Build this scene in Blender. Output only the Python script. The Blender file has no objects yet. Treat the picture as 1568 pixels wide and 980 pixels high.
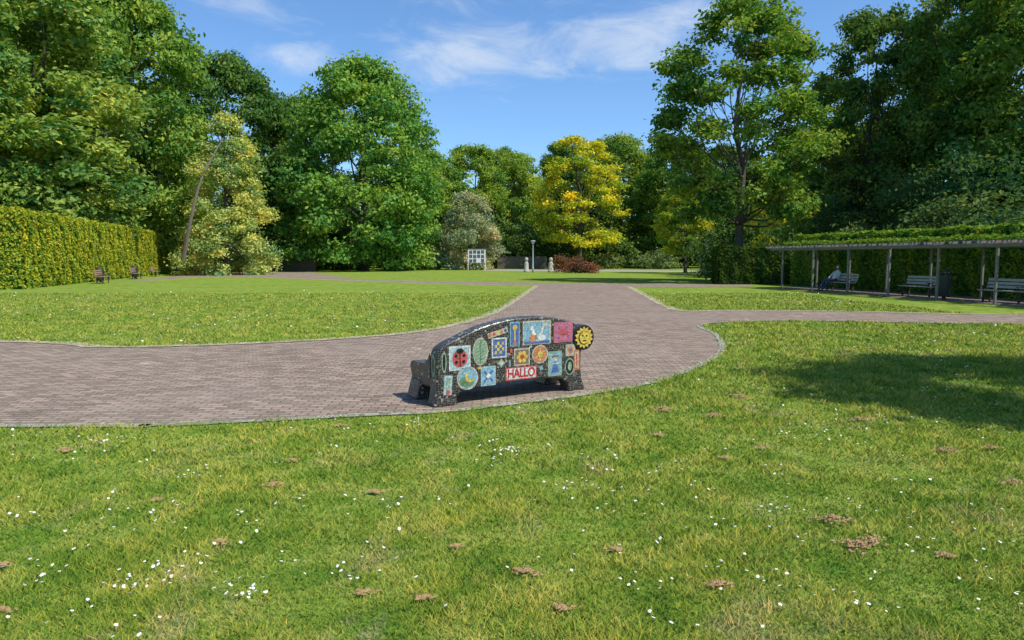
import bpy, math, random, bmesh
import numpy as np
from mathutils import Vector, Matrix
random.seed(5)
S=bpy.context.scene
COL=S.collection
# ------------------------------------------------------------------ survey helpers
CH=1.65; TH=math.radians(5.19); F=1045.0
cT,sT=math.cos(TH),math.sin(TH)
def G(px,py):
    u=(px-784)/F; v=(490-py)/F
    dy=cT+v*sT; dz=-sT+v*cT
    t=-CH/dz
    return (u*t,dy*t)
def AX(px,d): return (px-784)/F*d/1.004
def AZ(py,d):
    v=(490-py)/F
    return CH+d*(-sT+v*cT)/(cT+v*sT)
def catmull(P,k=10,closed=False):
    P=[np.array(p,float) for p in P]; n=len(P); out=[]
    rngi=range(n) if closed else range(n-1)
    for i in rngi:
        if closed: a,b,c,d=P[(i-1)%n],P[i],P[(i+1)%n],P[(i+2)%n]
        else: a=P[max(i-1,0)];b=P[i];c=P[i+1];d=P[min(i+2,n-1)]
        for j in range(k):
            t=j/k
            out.append(.5*((2*b)+(-a+c)*t+(2*a-5*b+4*c-d)*t*t+(-a+3*b-3*c+d)*t**3))
    if not closed: out.append(P[-1])
    return np.array(out)
# ------------------------------------------------------------------ mesh helpers
def link(o,parent=None):
    COL.objects.link(o)
    if parent: o.parent=parent
    return o
def mesh_np(name,V,Fc,mats,midx=None,tint=None,smooth=False):
    me=bpy.data.meshes.new(name)
    k=Fc.shape[1]; m=len(Fc)
    me.vertices.add(len(V)); me.vertices.foreach_set("co",np.ascontiguousarray(V,dtype=np.float32).ravel())
    me.loops.add(m*k); me.loops.foreach_set("vertex_index",np.ascontiguousarray(Fc,dtype=np.int32).ravel())
    me.polygons.add(m); me.polygons.foreach_set("loop_start",np.arange(m,dtype=np.int32)*k)
    for mt in mats: me.materials.append(mt)
    if midx is not None: me.polygons.foreach_set("material_index",np.ascontiguousarray(midx,dtype=np.int32))
    me.polygons.foreach_set("use_smooth",np.full(m,smooth))
    if tint is not None:
        a=me.attributes.new("tint",'FLOAT','POINT'); a.data.foreach_set("value",np.ascontiguousarray(tint,dtype=np.float32))
    me.update(calc_edges=True)
    return me
def obj_np(name,*a,parent=None,**k):
    return link(bpy.data.objects.new(name,mesh_np(name,*a,**k)),parent)
def empty(name,loc=(0,0,0),rz=0):
    e=bpy.data.objects.new(name,None); e.location=loc; e.rotation_euler=(0,0,rz); e.empty_display_size=.2
    return link(e)
def pymesh(name,V,Fc,mats,parent=None,midx=None,bevel=0,smooth=False):
    me=bpy.data.meshes.new(name); me.from_pydata([tuple(v) for v in V],[],Fc)
    for m in mats: me.materials.append(m)
    if midx: me.polygons.foreach_set("material_index",midx)
    if smooth: me.polygons.foreach_set("use_smooth",[True]*len(me.polygons))
    me.update()
    o=link(bpy.data.objects.new(name,me),parent)
    if bevel:
        b=o.modifiers.new("b",'BEVEL'); b.width=bevel; b.segments=3; b.limit_method='ANGLE'
    return o
def boxes(name,L,mats,parent=None,bevel=0,M=None):
    V=[];Fc=[];mi=[]
    for b in L:
        (cx,cy,cz),(sx,sy,sz)=b[0],b[1]; m=b[2] if len(b)>2 else 0; R=b[3] if len(b)>3 else None
        o=len(V)
        for dx,dy,dz in ((-1,-1,-1),(1,-1,-1),(1,1,-1),(-1,1,-1),(-1,-1,1),(1,-1,1),(1,1,1),(-1,1,1)):
            v=Vector((dx*sx/2,dy*sy/2,dz*sz/2))
            if R is not None: v=R@v
            V.append(v+Vector((cx,cy,cz)))
        for f in ((0,3,2,1),(4,5,6,7),(0,1,5,4),(1,2,6,5),(2,3,7,6),(3,0,4,7)):
            Fc.append([o+i for i in f]); mi.append(m)
    return pymesh(name,V,Fc,mats,parent,mi,bevel)
def lathe(name,prof,mats,parent=None,n=14,loc=(0,0,0),smooth=True):
    V=[];Fc=[]
    for r,z in prof:
        for i in range(n):
            a=2*math.pi*i/n; V.append((r*math.cos(a),r*math.sin(a),z))
    for j in range(len(prof)-1):
        for i in range(n):
            a=j*n+i;b=j*n+(i+1)%n; Fc.append((a,b,b+n,a+n))
    Fc.append(tuple(reversed(range(n)))); Fc.append(tuple(range((len(prof)-1)*n,len(prof)*n)))
    o=pymesh(name,V,Fc,mats,parent,smooth=smooth); o.location=loc; return o
# ------------------------------------------------------------------ materials
def newmat(name):
    m=bpy.data.materials.new(name); m.use_nodes=True; nt=m.node_tree; nt.nodes.clear()
    return m,nt,nt.nodes,nt.links
def nd(nt,t,**k):
    n=nt.nodes.new(t)
    for a,b in k.items(): setattr(n,a,b)
    return n
def mixc(nt,fac,a,b,mode='MIX'):
    n=nt.nodes.new('ShaderNodeMix'); n.data_type='RGBA'; n.blend_type=mode
    for s,v in ((0,fac),(6,a),(7,b)):
        if isinstance(v,(int,float)): n.inputs[s].default_value=v
        elif isinstance(v,tuple): n.inputs[s].default_value=(*v,1) if len(v)==3 else v
        else: nt.links.new(v,n.inputs[s])
    return n.outputs[2]
def noise(nt,vec,scale,detail=4,rough=.6,dist=0):
    n=nt.nodes.new('ShaderNodeTexNoise'); n.inputs['Scale'].default_value=scale; n.inputs['Detail'].default_value=detail
    n.inputs['Roughness'].default_value=rough; n.inputs['Distortion'].default_value=dist
    if vec is not None: nt.links.new(vec,n.inputs['Vector'])
    return n.outputs['Fac']
def mrange(nt,v,a,b,c=0.,d=1.,smooth=False):
    n=nt.nodes.new('ShaderNodeMapRange'); nt.links.new(v,n.inputs[0])
    if smooth: n.interpolation_type='SMOOTHSTEP'
    for i,x in enumerate((a,b,c,d)): n.inputs[i+1].default_value=x
    return n.outputs[0]
def math_(nt,op,a,b=None):
    n=nt.nodes.new('ShaderNodeMath'); n.operation=op
    for i,v in enumerate((a,b)):
        if v is None: continue
        if isinstance(v,(int,float)): n.inputs[i].default_value=v
        else: nt.links.new(v,n.inputs[i])
    return n.outputs[0]
def simple(name,col,rough=.6,var=.25,scale=20,metal=0,bump=0.0):
    m,nt,N,L=newmat(name)
    out=nd(nt,'ShaderNodeOutputMaterial'); p=nd(nt,'ShaderNodeBsdfPrincipled')
    tc=nd(nt,'ShaderNodeTexCoord'); f=noise(nt,tc.outputs['Object'],scale)
    c=mixc(nt,f,tuple(x*(1-var) for x in col),tuple(min(1,x*(1+var)) for x in col))
    L.new(c,p.inputs['Base Color']); p.inputs['Roughness'].default_value=rough; p.inputs['Metallic'].default_value=metal
    if bump:
        b=nd(nt,'ShaderNodeBump'); b.inputs['Strength'].default_value=bump; L.new(f,b.inputs['Height']); b.inputs['Distance'].default_value=.02
        L.new(b.outputs[0],p.inputs['Normal'])
    L.new(p.outputs[0],out.inputs[0]); return m
def leafmat(name,transl=.33):
    m,nt,N,L=newmat(name)
    out=nd(nt,'ShaderNodeOutputMaterial'); p=nd(nt,'ShaderNodeBsdfDiffuse'); tr=nd(nt,'ShaderNodeBsdfTranslucent')
    oi=nd(nt,'ShaderNodeObjectInfo'); at=nd(nt,'ShaderNodeAttribute',attribute_name='tint')
    k=mrange(nt,at.outputs['Fac'],0,1,.42,1.62)
    cmb=nd(nt,'ShaderNodeCombineColor'); L.new(math_(nt,'MULTIPLY',k,k),cmb.inputs[0]); L.new(k,cmb.inputs[1]); 
    L.new(mrange(nt,at.outputs['Fac'],0,1,.7,1.2),cmb.inputs[2])
    c=mixc(nt,1.0,oi.outputs['Color'],cmb.outputs[0],'MULTIPLY')
    L.new(c,p.inputs['Color'])
    c2=mixc(nt,1.0,c,(1.35,1.3,.5),'MULTIPLY')
    L.new(c2,tr.inputs[0])
    mx=nd(nt,'ShaderNodeMixShader'); mx.inputs[0].default_value=transl; L.new(p.outputs[0],mx.inputs[1]); L.new(tr.outputs[0],mx.inputs[2])
    L.new(mx.outputs[0],out.inputs[0]); return m
LEAF=leafmat("foliage")
BARK=simple("bark",(.085,.068,.05),.9,.5,6,bump=.6)
def grass_color(nt):
    g=nd(nt,'ShaderNodeNewGeometry'); pos=g.outputs['Position']
    a=noise(nt,pos,.4,3,.6); b=noise(nt,pos,2.4,4,.7); e=noise(nt,pos,1.1,4,.75,.8)
    col=mixc(nt,mrange(nt,a,.35,.65),(.165,.270,.034),(.255,.330,.046))
    col=mixc(nt,mrange(nt,b,.46,.66,0,.85),col,(.37,.41,.085))
    col=mixc(nt,mrange(nt,b,.47,.32,0,.8),col,(.10,.205,.026))
    col=mixc(nt,mrange(nt,e,.56,.70,0,.65),col,(.41,.36,.17))
    return col,b,pos
def mk_grass(ground=True):
    m,nt,N,L=newmat("lawn_grass" if ground else "grass_blade")
    out=nd(nt,'ShaderNodeOutputMaterial'); p=nd(nt,'ShaderNodeBsdfDiffuse')
    col,c,pos=grass_color(nt)
    if ground:
        col=mixc(nt,1.0,col,(.92,.92,.92),'MULTIPLY')
        fine=noise(nt,pos,26,3,.7)
        col=mixc(nt,mrange(nt,fine,.42,.65,0,.55),col,(.12,.20,.03))
        L.new(mixc(nt,mrange(nt,noise(nt,pos,7,4,.7),.60,.74,0,.7),col,(.24,.19,.09)),p.inputs['Color'])
        b=nd(nt,'ShaderNodeBump'); b.inputs['Strength'].default_value=.7; b.inputs['Distance'].default_value=.04
        L.new(fine,b.inputs['Height']); L.new(b.outputs[0],p.inputs['Normal'])
        L.new(p.outputs[0],out.inputs[0])
    else:
        at=nd(nt,'ShaderNodeAttribute',attribute_name='tint')
        k=mrange(nt,at.outputs['Fac'],0,1,.52,1.75)
        v=nd(nt,'ShaderNodeCombineColor'); L.new(math_(nt,'MULTIPLY',k,k),v.inputs[0]); L.new(k,v.inputs[1]); L.new(k,v.inputs[2])
        c2=mixc(nt,1.0,col,v.outputs[0],'MULTIPLY')
        # blades are shaded like the turf they stand in
        g=nd(nt,'ShaderNodeNewGeometry'); sc=nd(nt,'ShaderNodeVectorMath',operation='ADD'); L.new(g.outputs['Normal'],sc.inputs[0]); sc.inputs[1].default_value=(0,0,1.1)
        nn=nd(nt,'ShaderNodeVectorMath',operation='NORMALIZE'); L.new(sc.outputs[0],nn.inputs[0]); L.new(nn.outputs[0],p.inputs['Normal'])
        L.new(c2,p.inputs['Color']); tr=nd(nt,'ShaderNodeBsdfTranslucent'); L.new(c2,tr.inputs[0])
        mx=nd(nt,'ShaderNodeMixShader'); mx.inputs[0].default_value=.25; L.new(p.outputs[0],mx.inputs[1]); L.new(tr.outputs[0],mx.inputs[2])
        L.new(mx.outputs[0],out.inputs[0])
    return m
GRASS=mk_grass(True); BLADE=mk_grass(False)
def mk_paving():
    m,nt,N,L=newmat("brick_paving")
    out=nd(nt,'ShaderNodeOutputMaterial'); p=nd(nt,'ShaderNodeBsdfPrincipled'); p.inputs['Roughness'].default_value=.95; p.inputs['Specular IOR Level'].default_value=.12
    g=nd(nt,'ShaderNodeNewGeometry'); pos=g.outputs['Position']
    w=nd(nt,'ShaderNodeVectorMath',operation='ADD'); L.new(pos,w.inputs[0])
    nz=nd(nt,'ShaderNodeTexNoise'); nz.inputs['Scale'].default_value=1.3; L.new(pos,nz.inputs['Vector'])
    sc=nd(nt,'ShaderNodeVectorMath',operation='SCALE'); sc.inputs['Scale'].default_value=.12; L.new(nz.outputs['Color'],sc.inputs[0]); L.new(sc.outputs[0],w.inputs[1])
    b=nd(nt,'ShaderNodeTexBrick'); L.new(w.outputs[0],b.inputs['Vector'])
    b.inputs['Scale'].default_value=1; b.inputs['Brick Width'].default_value=.20; b.inputs['Row Height'].default_value=.085
    b.inputs['Mortar Size'].default_value=.010; b.inputs['Mortar Smooth'].default_value=.3; b.inputs['Bias'].default_value=0
    b.inputs['Color1'].default_value=(.42,.305,.235,1); b.inputs['Color2'].default_value=(.19,.132,.105,1); b.inputs['Mortar'].default_value=(.095,.09,.05,1)
    f1=noise(nt,pos,.45,4,.6); f2=noise(nt,pos,2.8,5,.75); f3=noise(nt,pos,40,3,.7); f4=noise(nt,pos,.8,6,.75,.8)
    c=mixc(nt,mrange(nt,f1,.38,.66,0,.4),b.outputs['Color'],(.32,.255,.205))
    c=mixc(nt,mrange(nt,f2,.5,.66,0,.6),c,(.17,.14,.09))
    c=mixc(nt,mrange(nt,f4,.62,.70,0,.8),c,(.58,.50,.38))
    c=mixc(nt,mrange(nt,f3,.56,.68,0,.6),c,(.52,.45,.37))
    L.new(c,p.inputs['Base Color'])
    bp=nd(nt,'ShaderNodeBump'); bp.inputs['Strength'].default_value=.8; bp.inputs['Distance'].default_value=.012
    hh=math_(nt,'ADD',math_(nt,'MULTIPLY',b.outputs['Fac'],-1.0),math_(nt,'MULTIPLY',f3,.5)); L.new(hh,bp.inputs['Height']); L.new(bp.outputs[0],p.inputs['Normal'])
    L.new(p.outputs[0],out.inputs[0]); return m
PAV=mk_paving()
def mk_edge(name,c1,c2,wgrass):
    m,nt,N,L=newmat(name); out=nd(nt,'ShaderNodeOutputMaterial'); p=nd(nt,'ShaderNodeBsdfPrincipled'); p.inputs['Roughness'].default_value=.9
    g=nd(nt,'ShaderNodeNewGeometry'); pos=g.outputs['Position']
    c=mixc(nt,noise(nt,pos,7,5,.7),c1,c2)
    v=nd(nt,'ShaderNodeTexVoronoi',feature='DISTANCE_TO_EDGE'); v.inputs['Scale'].default_value=7; L.new(pos,v.inputs['Vector'])
    c=mixc(nt,mrange(nt,v.outputs['Distance'],0,.08,.85,0),c,(.07,.07,.035))
    c=mixc(nt,mrange(nt,noise(nt,pos,2.2,6,.75),.46,.60,0,wgrass),c,(.16,.20,.06))
    L.new(c,p.inputs['Base Color']); L.new(p.outputs[0],out.inputs[0]); return m
EDGE=mk_edge("stone_edging",(.25,.235,.20),(.50,.46,.38),.85)
SAND=mk_edge("sandy_edging",(.42,.34,.20),(.56,.46,.30),.8)
# ------------------------------------------------------------------ ground & paths
ground=pymesh("lawn_ground",[(-400,-60,0),(400,-60,0),(400,600,0),(-400,600,0)],[(0,1,2,3)],[GRASS])
front=catmull([(-40,7.5),(-18,6.75),G(0,653),G(230,652),G(400,645),G(550,637),G(680,631),G(800,617),G(900,604),G(1000,586),G(1062,564),G(1100,543),G(1106,529),G(1094,511),G(1072,498),G(1130,493),G(1250,491.5),G(1568,496),(30,17.0)],10)
rb=catmull([(30,19.6),G(1568,482),G(1300,477),G(1120,475.5),G(1045,476),G(1015,466),G(990,453),G(962,439)],8)
fr=catmull([G(962,439),G(1040,439.5),G(1150,438.5)],6)[1:]
fu=catmull([G(1150,435),G(960,433.6),G(822,433),G(700,431),G(560,428),(-16,62),G(480,417)],6)
path_poly=np.vstack([front,rb,fr,fu,[G(380,417)],[(-33,70),(-24,38),(-40,37)]])
def area(P): x,y=P[:,0],P[:,1]; return .5*np.sum(x*np.roll(y,-1)-y*np.roll(x,-1))
if area(path_poly)<0: path_poly=path_poly[::-1]
def tess(name,P,z,mat):
    from mathutils.geometry import tessellate_polygon
    tri=tessellate_polygon([[Vector((x,y,0)) for x,y in P]])
    V=[(x,y,z) for x,y in P]
    Fc=[]
    for a,b,c in tri:
        pa,pb,pc=P[a],P[b],P[c]
        cr=(pb[0]-pa[0])*(pc[1]-pa[1])-(pb[1]-pa[1])*(pc[0]-pa[0])
        Fc.append((a,b,c) if cr>0 else (a,c,b))
    return pymesh(name,V,Fc,[mat])
tess("brick_path",path_poly,.004,PAV)
ell_lo=catmull([(-45,20),(-22,14.4),G(0,523),G(150,531),G(300,529),G(500,520),G(640,508),G(720,491),G(765,474),G(800,452),G(822,438)],10)
ell_up=catmull([G(822,438),G(700,435.3),G(520,429.5),G(400,425),G(310,424.5),(-26,44),(-29,38.2),(-48,36)],8)[1:]
ell=np.vstack([ell_lo,ell_up])
tess("oval_lawn",ell,.008,GRASS)
def ribbon(name,P,w,z,mat):
    P=np.array(P); T=np.gradient(P,axis=0); T/=np.linalg.norm(T,axis=1)[:,None]+1e-9
    Nn=np.stack([-T[:,1],T[:,0]],1); V=[];Fc=[]
    rr=np.random.default_rng(1); ww=w*(.75+.5*rr.random(len(P)))
    for i in range(len(P)):
        a=P[i]+Nn[i]*ww[i]/2; b=P[i]-Nn[i]*ww[i]/2; V+= [(a[0],a[1],z),(b[0],b[1],z)]
    for i in range(len(P)-1): Fc.append((2*i+1,2*i+3,2*i+2,2*i))
    return pymesh(name,V,Fc,[mat])
ribbon("path_edging",front,.12,.013,EDGE)
ribbon("path_edging.001",ell_lo,.30,.015,SAND)
ribbon("path_edging.002",rb,.34,.013,SAND)
ribbon("path_edging.003",np.vstack([fr]),.3,.013,SAND)
ribbon("path_edging.004",ell_up[:34],.45,.0155,SAND)
GRV=simple("gravel_far",(.34,.30,.25),.9,.2,1)
pp=[G(740,414.5),G(900,415.5),G(1130,417),G(1130,415),G(900,413.5),G(740,412.8)]
tess("far_path",np.array(pp),.006,GRV)
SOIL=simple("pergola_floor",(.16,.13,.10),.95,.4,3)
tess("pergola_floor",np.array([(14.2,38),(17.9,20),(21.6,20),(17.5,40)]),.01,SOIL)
def inside(P,x,y):
    r=np.zeros(len(x),bool); n=len(P); j=n-1
    for i in range(n):
        xi,yi=P[i];xj,yj=P[j]
        if yi!=yj:
            c=((yi>y)!=(yj>y))&(x<(xj-xi)*(y-yi)/(yj-yi)+xi); r^=c
        j=i
    return r
def on_grass(x,y,):
    return (~inside(path_poly,x,y))|inside(ell,x,y)
R=np.random.default_rng(11)
n=560000
d=np.exp(R.uniform(math.log(2.3),math.log(32),n)); u=R.uniform(-.9,.9,n); x=u*d; y=d
ex,ey=x+R.normal(0,.04,n),y+R.normal(0,.04,n)
k=on_grass(ex,ey)&~((x>13.5)&(y>20)); x=x[k];y=y[k];d=d[k]; n=len(x)
pn=np.sin(x*3.1+np.sin(y*2.3)*2)*np.sin(y*2.7+x)+.6*np.sin(x*9+np.sin(y*7)*1.5)*np.sin(y*8.3+np.sin(x*5))
h=R.uniform(.014,.042,n)*(1+.38*pn)*np.clip(d/6,1,1.6); w=.0026*(np.maximum(d,3)/3)**.85*R.uniform(.7,1.5,n)
a=R.uniform(0,2*np.pi,n); lean=R.uniform(.3,1.6,n)*h; la=R.uniform(0,2*np.pi,n)
V=np.zeros((n,3,3)); V[:,0]=np.stack([x-np.cos(a)*w,y-np.sin(a)*w,np.zeros(n)],1); V[:,1]=np.stack([x+np.cos(a)*w,y+np.sin(a)*w,np.zeros(n)],1)
V[:,2]=np.stack([x+np.cos(la)*lean,y+np.sin(la)*lean,h],1)
t=np.clip(R.normal(.47,.24,n)+.10*pn,0,1.2); tt=np.stack([t*.6,t*.6,t*1.15],1)
obj_np("grass",V.reshape(-1,3),np.arange(n*3).reshape(-1,3),[BLADE],tint=tt.ravel())
# daisies
WHT=simple("daisy_petal",(.85,.85,.83),.7,.05); YEL=simple("daisy_centre",(.75,.5,.03),.7,.1)
DV=[];DF=[];DM=[]
def daisy(x,y,r,z):
    o=len(DV); ax,ay=R.normal(0,.3,2)
    for i in range(10):
        a=2*math.pi*i/10; rr=r*(1 if i%2==0 else .72); dx,dy=rr*math.cos(a),rr*math.sin(a); DV.append((x+dx,y+dy,z+dx*ax+dy*ay))
    DF.append(tuple(o+i for i in range(10))); DM.append(0)
    o=len(DV)
    for i in range(5):
        a=2*math.pi*i/5; rr=r*.32; dx,dy=rr*math.cos(a),rr*math.sin(a); DV.append((x+dx,y+dy,z+.002+dx*ax+dy*ay))
    DF.append(tuple(o+i for i in range(5))); DM.append(1)
cl=[]
for i in range(180):
    dd=math.exp(R.uniform(math.log(2.8),math.log(13))); uu=R.uniform(-.85,.85); cl.append((uu*dd,dd,int(R.integers(1,7)),.05+.05*dd*R.random()))
for (px,py,nn,sp) in [(150,690,30,.25),(230,890,22,.13),(210,900,12,.08),(750,695,26,.18),(660,650,18,.12),(385,915,7,.03),(450,770,7,.03),(90,660,18,.3),(780,695,14,.06),(1290,675,22,.3),(1340,650,14,.2),(1070,748,7,.05),(620,780,14,.2),(60,895,9,.05),(1180,780,7,.1),(1320,930,7,.07),(940,785,8,.2),(1200,905,7,.1),(300,735,14,.1),(1480,660,16,.3),(900,700,16,.2),(120,950,6,.05),(1380,540,40,.8),(1250,530,30,.9),(1180,600,20,.5)]:
    gx,gy=G(px,py); cl.append((gx,gy,nn,sp))
for cx,cy,nn,sp in cl:
    for j in range(nn):
        xx,yy=cx+R.normal(0,sp),cy+R.normal(0,sp)
        if on_grass(np.array([xx]),np.array([yy]))[0]: daisy(xx,yy,R.uniform(.006,.0095)*(1+.05*cy),R.uniform(.03,.048))
for i in range(1900):
    dd=R.uniform(13,34); uu=R.uniform(-.8,.8); cx,cy=uu*dd,dd
    if (math.sin(cx*.7+math.sin(cy))+math.sin(cy*.9+cx*.3))<.1: continue
    if cx>14 : continue
    if on_grass(np.array([cx]),np.array([cy]))[0]:
        daisy(cx,cy,R.uniform(.016,.028),.05)
pymesh("daisies",DV,DF,[WHT,YEL],midx=DM)
CLOD=simple("dry_clod",(.36,.225,.105),.95,.5,60)
CV=[];CF=[]
for px,py,s in [(1016,631,1.3),(1092,640,1),(1010,670,.6),(1132,611,1.2),(1312,646,1.1),(1450,693,1),(1107,705,.5),(420,747,.8),(1272,802,1.5),(1315,843,1.6),(1550,743,.9),(805,882,.9),(558,914,.6),(650,922,.6),(1097,902,.9),(858,938,.7),(572,758,.6),(940,847,.5),(448,709,.5),(335,836,.6),(100,693,.7),(5,872,.6),(1445,856,.5),(1330,832,.8),(700,842,.4),(240,770,.4),(1165,690,.5),(0,942,.7),(520,655,.5),(1520,690,.6)]:
    gx,gy=G(px,py); W=.06*s*(gy/4.2)**.5
    for j in range(int(60*s)+10):
        r_=abs(R.normal(0,.6)); a_=R.uniform(0,6.28); q=R.uniform(.004,.011)*(1+.06*gy)
        cx,cy,cz=gx+W*r_*math.cos(a_)*1.6,gy+W*r_*math.sin(a_),.03+max(0,W*.35*(1-r_))*R.random()
        o=len(CV)
        for dx,dy,dz in ((1,0,0),(-.5,.87,0),(-.5,-.87,0),(0,0,1)):
            jj=R.uniform(.5,1.4,3); CV.append((cx+dx*q*jj[0]*1.5,cy+dy*q*jj[1],cz+(dz*q*.8-.004)*jj[2]))
        CF+=[(o,o+1,o+3),(o+1,o+2,o+3),(o+2,o,o+3)]
pymesh("dry_grass_clods",CV,CF,[CLOD])
# ------------------------------------------------------------------ foliage engine
def unit(v): return v/(np.linalg.norm(v,axis=1)[:,None]+1e-9)
def leaves_from_lobes(rg,lobes,nleaf,leaf,twig=.35,per=16,shell=.55,droop=0.):
    L=np.array(lobes); w=(L[:,3]*L[:,4]); w=w/w.sum()
    nt_=max(4,nleaf//per); li=rg.choice(len(L),nt_,p=w)
    dr=unit(rg.normal(size=(nt_,3))); dr[:,2]=np.where(dr[:,2]<-.3,dr[:,2]*.5,dr[:,2])
    rad=shell+(1.05-shell)*np.sqrt(rg.random(nt_)); rad*=np.where(rg.random(nt_)<.12,1.25,1)
    tp=L[li,:3]+dr*L[li,3:6]*rad[:,None]
    lobet=rg.normal(0,.10,len(L))[li]+rg.normal(0,.12,nt_)
    ti=rg.integers(0,nt_,nleaf)
    sg=rg.normal(size=(nleaf,3))*twig*np.array([1,1,.6]); sg[:,2]-=droop*np.abs(sg[:,0])
    P=tp[ti]+sg
    Nn=unit(dr[ti]*.75+np.array([0,0,.45])+rg.normal(size=(nleaf,3))*.5)
    t=np.clip(.5+lobet[ti]+rg.normal(0,.12,nleaf),0,1.1)
    s=leaf*rg.uniform(.6,1.35,nleaf)
    return P,Nn,s,t
def leaf_geo(rg,P,Nn,s,t):
    n=len(P); tg=unit(np.cross(Nn,rg.normal(size=(n,3)))); b=np.cross(Nn,tg)
    s=s[:,None]; V=np.stack([P-tg*s*.62,P+b*s*.38+Nn*s*.12,P+tg*s*.62-Nn*s*.1,P-b*s*.38+Nn*s*.12],1).reshape(-1,3)
    return V,np.arange(n*4).reshape(-1,4),np.repeat(t,4)
def tube(pts,rad,ns=7):
    pts=np.array(pts,float); n=len(pts); T=np.gradient(pts,axis=0); T=unit(T)
    V=[]
    for i in range(n):
        up=np.array([0,0,1.]) if abs(T[i,2])<.9 else np.array([1.,0,0])
        a=np.cross(T[i],up); a/=np.linalg.norm(a); b=np.cross(T[i],a)
        for j in range(ns):
            th=2*math.pi*j/ns; V.append(pts[i]+rad[i]*(math.cos(th)*a+math.sin(th)*b))
    Fc=[]
    for i in range(n-1):
        for j in range(ns):
            Fc.append((i*ns+j,i*ns+(j+1)%ns,(i+1)*ns+(j+1)%ns,(i+1)*ns+j))
    return np.array(V),np.array(Fc)
def make_tree(name,seed,H,Rr,base,nleaf,leaf,prof,nl,tr,lr=(.2,.32),twig=.35,shell=.5,lean=(0,0),limbs=16,trunktop=.8,droop=0.,zs=.9,fork=.35,inner=.35,limbk=.5):
    rg=np.random.default_rng(seed); lobes=[]
    for i in range(nl):
        t=np.clip((i+.5)/nl+rg.normal(0,.04),0.01,.99); r=Rr*rg.uniform(*lr)*(1-.3*t)
        pr=prof(t)*Rr; a=i*2.4+rg.normal(0,.5); rad=max(pr-r*.8,0)*(rg.uniform(inner,1.08)**.5)
        z=base+t*(H-base)+rg.normal(0,.02)*H; z=min(z,H-r*zs*.95); z=max(z,base+r*zs*.3)
        lobes.append((rad*math.cos(a)+lean[0]*z/H,rad*math.sin(a)+lean[1]*z/H,z,r,r,r*zs*rg.uniform(.8,1.2)))
    P,Nn,s,t=leaves_from_lobes(rg,lobes,nleaf,leaf,twig,shell=shell,droop=droop)
    LV,LF,LT=leaf_geo(rg,P,Nn,s,t)
    Vs=[];Fs=[];off=0
    zz=np.linspace(0,H*trunktop,9); cx=np.cumsum(rg.normal(0,.012*H,9)); cx-=cx[0]; cy=np.cumsum(rg.normal(0,.008*H,9)); cy-=cy[0]
    tp=np.stack([cx+lean[0]*zz/H,cy+lean[1]*zz/H,zz],1); rd=tr*(1-np.linspace(0,.85,9)); rd[0]*=1.5
    tp[0,2]=-.2
    v,f=tube(tp,rd,9); Vs.append(v);Fs.append(f);off+=len(v)
    for q in range(limbs):
        l=lobes[int((q+.5)/limbs*nl)%nl]; zst=max(H*fork*.6,l[2]*rg.uniform(.45,.75)); zst=min(zst,H*trunktop*.95)
        i=zst/(H*trunktop)*8; i0=int(min(i,7)); st=tp[i0]*(1-(i-i0))+tp[i0+1]*(i-i0); rs=np.interp(zst,zz,rd)*limbk
        en=np.array(l[:3]); mid=(st+en)/2+np.array([0,0,-.06*H*rg.random()])+rg.normal(0,.02*H,3)
        pt=catmull([st,mid,en],4); v,f=tube(pt,np.linspace(rs,rs*.2,len(pt)),5); Vs.append(v);Fs.append(f+off);off+=len(v)
        for e in range(3):
            en2=en+rg.normal(size=3)*l[3]*.6; v,f=tube([pt[-3],(pt[-3]+en2)/2+rg.normal(size=3)*.1,en2],[rs*.3,rs*.2,rs*.08],4); Vs.append(v);Fs.append(f+off);off+=len(v)
    TV=np.vstack(Vs);TF=np.vstack(Fs)
    V=np.vstack([TV,LV]);Fc=np.vstack([TF,LF+len(TV)])
    mi=np.concatenate([np.zeros(len(TF)),np.ones(len(LF))]); tt=np.concatenate([np.zeros(len(TV)),LT])
    me=mesh_np(name,V,Fc,[BARK,LEAF],mi,tt); me["H"]=H; me["R"]=Rr
    return me
round_=lambda t: math.sin(math.pi*min(1,(t*.84+.14)))**.5
broad=lambda t: (math.sin(math.pi*min(1,t*.68+.30)))**.6
cone=lambda t: (1-t)**.6*.98+.05 if t>.12 else .85+t*1.0
tall=lambda t: math.sin(math.pi*min(1,t*.76+.2))**.5
T={}
T['broad']=make_tree("broad",1,22,10,.8,58000,.36,broad,150,.5,(.13,.22),.45)
T['broad2']=make_tree("broad2",2,24,9,1.8,54000,.36,round_,140,.5,(.13,.23),.45)
T['tall']=make_tree("tall",3,26,8.5,2,58000,.36,tall,150,.5,(.13,.24),.45)
T['airy']=make_tree("airy",14,19,5.4,4.6,32000,.25,round_,115,.30,(.10,.19),.32,.4,limbs=40,trunktop=.85,zs=.8,inner=.35,limbk=.36)
T['weep']=make_tree("weep",5,17,5.7,.0,40000,.22,cone,120,.3,(.11,.2),.34,lean=(.5,0),droop=.3)
T['gold']=make_tree("gold",6,20,6.3,3.6,22000,.32,round_,90,.3,(.10,.19),.40,.4,zs=.6,limbs=30,inner=.4)
T['shrub']=make_tree("shrub",7,9,4.6,0.,20000,.22,broad,50,.12,(.18,.28),.28,trunktop=.5)
T['dark']=make_tree("dark",8,24,8.5,1.5,56000,.30,tall,150,.45,(.12,.21),.42,.45,limbs=24)
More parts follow.
